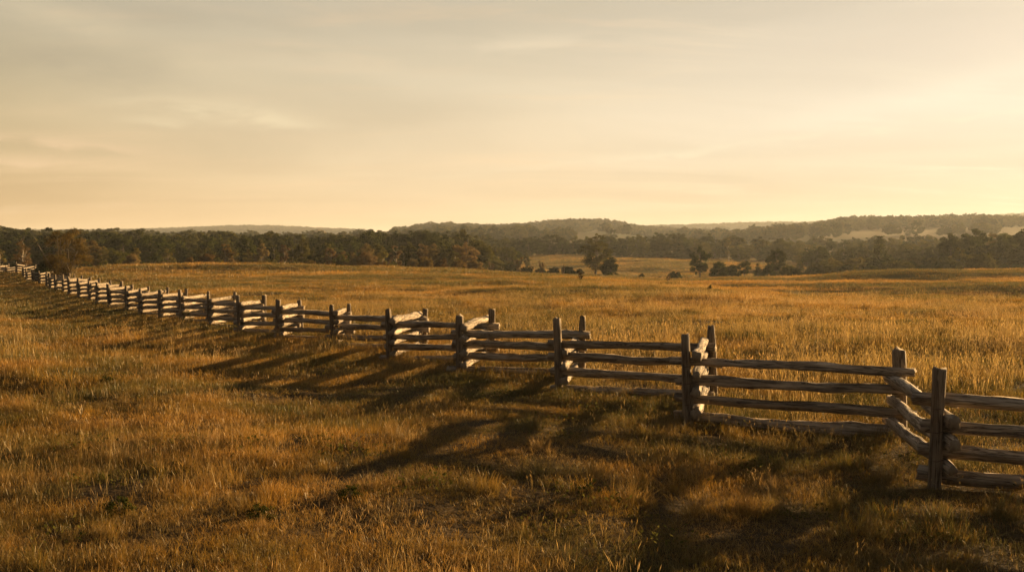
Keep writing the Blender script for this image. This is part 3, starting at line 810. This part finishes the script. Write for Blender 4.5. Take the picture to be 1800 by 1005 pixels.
# bushes out in the near field and at the fence
place_tree(1021, 88, 'sapling', 1.1, 'russet brown', 'small twiggy shrub on the field crest below the lone tree', wide=1.5)
place_tree(1174, 84, 'sapling', 1.0, 'russet brown', 'thin twiggy shrub on the field crest left of the valley copse', wide=1.0)
place_tree(1248, 66, 'bush', .6, 'dark green', 'small dark shrub out in the dry field below the valley copse', wide=.55)
place_tree(1600, 104, 'bush', .7, 'olive green', 'low bush on the line that climbs the right field')
place_tree(1500, 92, 'bush', .5, 'olive green', 'lowest small bush in the dip of the right field')
fbush = tree_proto('bush', 951, .09, 1.6)
place_tree(327, 39.2, 'bush', 1.0, 'dark green', 'dark leafy bush growing through the rails of the fence', wide=.42, proto=fbush)

weed = [tree_proto('bush', 961+i, .55, .12) for i in range(2)]
for k, (p, d, h, lb) in enumerate([(205, 9.4, .22, 'dark weed clump low in the foreground grass near the left edge'), (455, 9.2, .20, 'dark broad leaved weed in the foreground grass left of centre'),
        (612, 9.9, .20, 'dark weed clump where the longest fence shadow ends'), (186, 19.5, .28, 'dark weed tuft in the sunlit slope left of the fence shadows')]):
    place_tree(p, d, 'bush', h, 'dark green', lb, 'weeds in the foreground grass', wide=1.1, proto=weed[k % 2], sink=.02)

# woods, tree by tree
ORD = ['first', 'second', 'third', 'fourth', 'fifth', 'sixth', 'seventh', 'eighth', 'ninth', 'tenth']
SHAPE = {'round': 'round tree', 'oval': 'upright tree', 'birch': 'slender tree', 'conifer': 'pointed conifer', 'bush': 'bush', 'sapling': 'sapling'}
def wood_row(p0, p1, step, d0, d1, topf, kinds, tones, where, anchors, seed, jit=7, wide=(.9, 1.15), minh=1.5):
    r = random.Random(seed); p = p0; made = {}
    while p < p1:
        q = p+r.uniform(-.3, .3)*step; d = r.uniform(d0, d1)
        k = r.choices(list(kinds), list(kinds.values()))[0]; t = r.choices(list(tones), list(tones.values()))[0]
        an = [a for (lim, a) in anchors if q < lim][0]
        h = max(minh, top_h(q, d, topf(q)+r.uniform(-jit*.35, jit)))
        wd_ = r.uniform(1.0, 1.3) if k in ('birch', 'conifer') else r.uniform(*wide)
        o = place_tree(q, d, k, h, t, '-', f'trees of the {where}', wide=wd_)
        made.setdefault((t, SHAPE[k], an), []).append((q, o))
        p += step*r.uniform(.8, 1.2)
    for (t, sh, an), l in made.items():               # counted among its own look, within its own stretch of the row
        l.sort(key=lambda e: e[0])
        for i, (q, o) in enumerate(l):
            o['label'] = f"{t} {sh}, {where}, {an}" if len(l) == 1 else f"{ORD[i]} {t} {sh} from left, {where}, {an}"
random.seed(3)
def sky_l(p): return float(np.interp(p, [-200, 0, 60, 130, 240, 300, 420, 540, 570, 700, 780, 850, 900, 1000], [404, 405, 403, 399, 401, 409, 410, 410, 404, 403, 405, 410, 414, 416]))
CA0 = [(930, 'far left of lone tree'), (1040, 'behind the lone tree'), (1130, 'right of lone tree'), (2000, 'above valley copse')]
LA = [(10, 'left of pale tan tree'), (112, 'behind tan and russet trees'), (230, 'right of russet tree'), (350, 'above last bright rails'), (470, 'above the zigzag fence'), (600, 'left of slender trees'), (720, 'behind slender trees'), (2000, 'right of slender trees')]
wood_row(-110, 850, 27, 250, 275, sky_l, {'round': 5, 'oval': 4, 'conifer': 1}, {'dark green': 7, 'olive green': 2}, 'left wood back row', LA, 31, jit=13, wide=(1.0, 1.5))
wood_row(-100, 850, 30, 222, 240, lambda p: sky_l(p)+14, {'round': 4, 'oval': 5, 'conifer': 2}, {'dark green': 4, 'olive green': 5, 'yellow green': 1}, 'left wood second row', LA, 32, jit=18, wide=(1.0, 1.5))
wood_row(-100, 470, 30, 196, 212, lambda p: 428+6*math.sin(p/37), {'round': 5, 'oval': 4, 'birch': 2}, {'dark green': 3, 'olive green': 4, 'russet brown': 1, 'yellow green': 2}, 'left wood third row', LA, 33, jit=20, wide=(.9, 1.4))
wood_row(440, 830, 17, 190, 206, lambda p: 428+4*math.sin(p/23), {'birch': 6, 'oval': 2}, {'olive green': 4, 'pale tan': 3, 'yellow green': 2}, 'slender tree row', [(530, 'at its left end'), (620, 'on its left half'), (710, 'near its middle'), (2000, 'at its right end')], 34, jit=12)
wood_row(150, 850, 27, 172, 184, lambda p: 451+7*math.sin(p/21), {'bush': 6, 'round': 2}, {'olive green': 3, 'pale tan': 3, 'russet brown': 2, 'dark green': 2}, 'left wood front bushes', LA, 35, jit=12, wide=(.8, 1.1))
wood_row(838, 1240, 13, 416, 422, lambda p: 438+3*math.sin(p/11), {'bush': 5, 'round': 1}, {'dark green': 5, 'olive green': 3}, 'centre wood undergrowth', CA0, 44, jit=7, wide=(1.1, 1.6))
wood_row(770, 895, 17, 262, 285, lambda p: 447+5*math.sin(p/13)+.25*max(0, p-850), {'bush': 3, 'round': 3}, {'dark green': 4, 'olive green': 4, 'russet brown': 1}, 'bushes beside middle meadow', [(2000, 'below centre wood')], 45, jit=9, wide=(1.0, 1.4))
# centre wood behind the middle meadow
CA = [(930, 'far left of lone tree'), (1040, 'behind the lone tree'), (1130, 'right of lone tree'), (2000, 'above valley copse')]
def sky_c(p): return float(np.interp(p, [820, 880, 960, 1020, 1060, 1100, 1160, 1210, 1250], [412, 414, 413, 416, 418, 412, 410, 412, 424]))
wood_row(830, 1245, 18, 440, 465, sky_c, {'round': 6, 'oval': 4}, {'dark green': 6, 'olive green': 3}, 'centre wood back row', CA, 41, jit=4, wide=(1.15, 1.45))
wood_row(835, 1235, 17, 424, 436, lambda p: sky_c(p)+8, {'round': 5, 'oval': 5}, {'dark green': 6, 'olive green': 2}, 'centre wood front row', CA, 42, jit=6, wide=(1.15, 1.5))
wood_row(770, 935, 20, 300, 330, lambda p: 424+4*math.sin(p/19)+.30*max(0, p-860), {'round': 5, 'oval': 3}, {'dark green': 5, 'olive green': 3}, 'trees beside middle meadow', [(2000, 'below centre wood')], 43, jit=9)
# right valley wood
RA = [(1330, 'above valley copse'), (1430, 'right of copse'), (1540, 'left of tall conifer'), (1630, 'around tall conifer'), (1720, 'above right field crest'), (3000, 'at picture right edge')]
wood_row(1425, 1920, 19, 238, 246, lambda p: 458+4*math.sin(p/17), {'bush': 5, 'round': 1}, {'dark green': 4, 'olive green': 4}, 'right wood undergrowth', RA, 54, jit=7, wide=(1.1, 1.6))
wood_row(1235, 1900, 19, 395, 440, lambda p: float(np.interp(p, [1230, 1400, 1500, 1700, 1900], [424, 421, 417, 417, 412])), {'round': 5, 'oval': 4, 'conifer': 1, 'birch': 2}, {'dark green': 3, 'olive green': 5, 'yellow green': 2}, 'right wood back row', RA, 51, jit=8, wide=(1.1, 1.4))
wood_row(1400, 1900, 19, 310, 345, lambda p: float(np.interp(p, [1390, 1500, 1600, 1700, 1900], [438, 430, 424, 418, 408])), {'round': 4, 'oval': 4, 'conifer': 2, 'birch': 2}, {'dark green': 4, 'olive green': 5, 'yellow green': 2}, 'right wood middle row', RA, 52, jit=12, wide=(1.05, 1.4))
wood_row(1400, 1960, 21, 248, 270, lambda p: float(np.interp(p, [1400, 1500, 1600, 1660, 1700, 1900], [462, 450, 446, 440, 434, 428])), {'round': 5, 'bush': 4, 'oval': 3}, {'dark green': 4, 'olive green': 5, 'yellow green': 2}, 'right wood front row', RA, 53, jit=12, wide=(1.1, 1.5))
place_tree(1545, 272, 'conifer', top_h(1545, 272, 414), 'dark green', 'tall dark spreading conifer above the crest of the right field', wide=1.3)
for k, (p, d, py, wd_, lb) in enumerate([(1672, 268, 412, 1.0, 'dark round tree at the left end of the tall right clump'), (1716, 272, 405, 1.15, 'tallest dark round tree in the right clump'),
        (1762, 266, 411, 1.0, 'dark round tree between the tallest of the clump and the picture edge'), (1806, 262, 402, 1.1, 'dark tree cut by the right edge of the picture')]):
    place_tree(p, d, 'round', top_h(p, d, py), 'dark green', lb, wide=wd_)
place_tree(1715, 225, 'bush', top_h(1715, 225, 438), 'olive green', 'wide olive bush in front of the tall dark right clump', wide=1.25)

# far woods that read as one mass: crowns over the hills
far_protos = []
for i in range(5):
    t_, c_ = tree_proto('round' if i < 3 else 'oval', 970+i, .7, .55)
    c_.materials.clear(); c_.materials.append(LEAF['dark green' if i % 2 else 'olive green']); far_protos.append(c_)
rg = np.random.default_rng(77)
def poly_mask(px, d):
    """which stretches of the far country are wooded"""
    k = np.zeros(len(px), bool)
    def band(p, lo, hi): return (d > np.interp(px, p, lo)) & (d < np.interp(px, p, hi))
    k |= (px < 860) & (d > 285) & (d < 700)
    k |= (px > 690) & (px < 1250) & (d > 1080) & (d < 1600)
    k |= (px < 640) & (d > 2400) & (d < 3300)
    k |= (px > 600) & (px < 1000) & (d > 700) & (d < 830)
    k |= (px > 1215) & (px < 1420) & (d > 740) & (d < 900)
    k |= (px > 1380) & (d > 880) & (d < 1250)
    k |= (px > 1150) & (d > 2300) & (d < 2750)
    k |= (px > 1460) & (px < 1640) & (d > 470) & (d < 520)
    k |= (px > 1235) & (d > 445) & (d < 560)
    k &= ~((px > 860) & (px < 1000) & (d < 1080) & (d > 830)) & ~((px > 1000) & (px < 1110) & (d < 1180) & (d > 830))
    return k
n_ = 60000
dd = np.sqrt(rg.uniform(280**2, 3300**2, n_)); pp = rg.uniform(-500, 2300, n_)
keep = poly_mask(pp, dd) | ((vnoise(pp/60, dd/160, 5) > .83) & (dd > 700))
hedge = (np.abs(np.sin(dd/95+pp/900)) < .05) & (dd > 560) & (dd < 1000)
keep |= hedge
dd, pp = dd[keep], pp[keep]
x = (pp-900)/F*dd; y = dd; z = ground(x, y)-.6
sc = rg.uniform(.6, 1.15, len(x))*np.where(dd > 1900, 1.5, 1.0)
ex = rg.uniform(1.0, 1.5, len(x))*np.where(dd > 1900, 1.6, 1.1)
eu = np.zeros((len(x), 3)); eu[:, 2] = rg.random(len(x))*6.28
gn_instances('distant_woods', [(far_protos, np.stack([x, y, z], -1), np.stack([sc*ex, sc*ex, sc], -1), eu, rg)], 'hazy distant woods covering the far hills along the horizon', 'woods')

# ------------------------------------------------------------------ haze
V = [(sx*6600, sy*6600, z_) for z_ in (-14, 115) for sy in (-1, 1) for sx in (-1, 1)]
Q = [(0, 2, 3, 1), (4, 5, 7, 6), (0, 1, 5, 4), (2, 6, 7, 3), (0, 4, 6, 2), (1, 3, 7, 5)]
m, n = newmat('evening_haze')
pv = n.new('ShaderNodeVolumePrincipled', {'Color': (.86, .92, .98), 'Density': .000135, 'Anisotropy': .3})
n.new('ShaderNodeOutputMaterial', {'Volume': pv.outputs[0]})
tag(link('haze', mesh_np('haze', V, None, Q, [m])), 'thin golden evening haze lying over the valley and far hills', 'haze', kind='stuff')
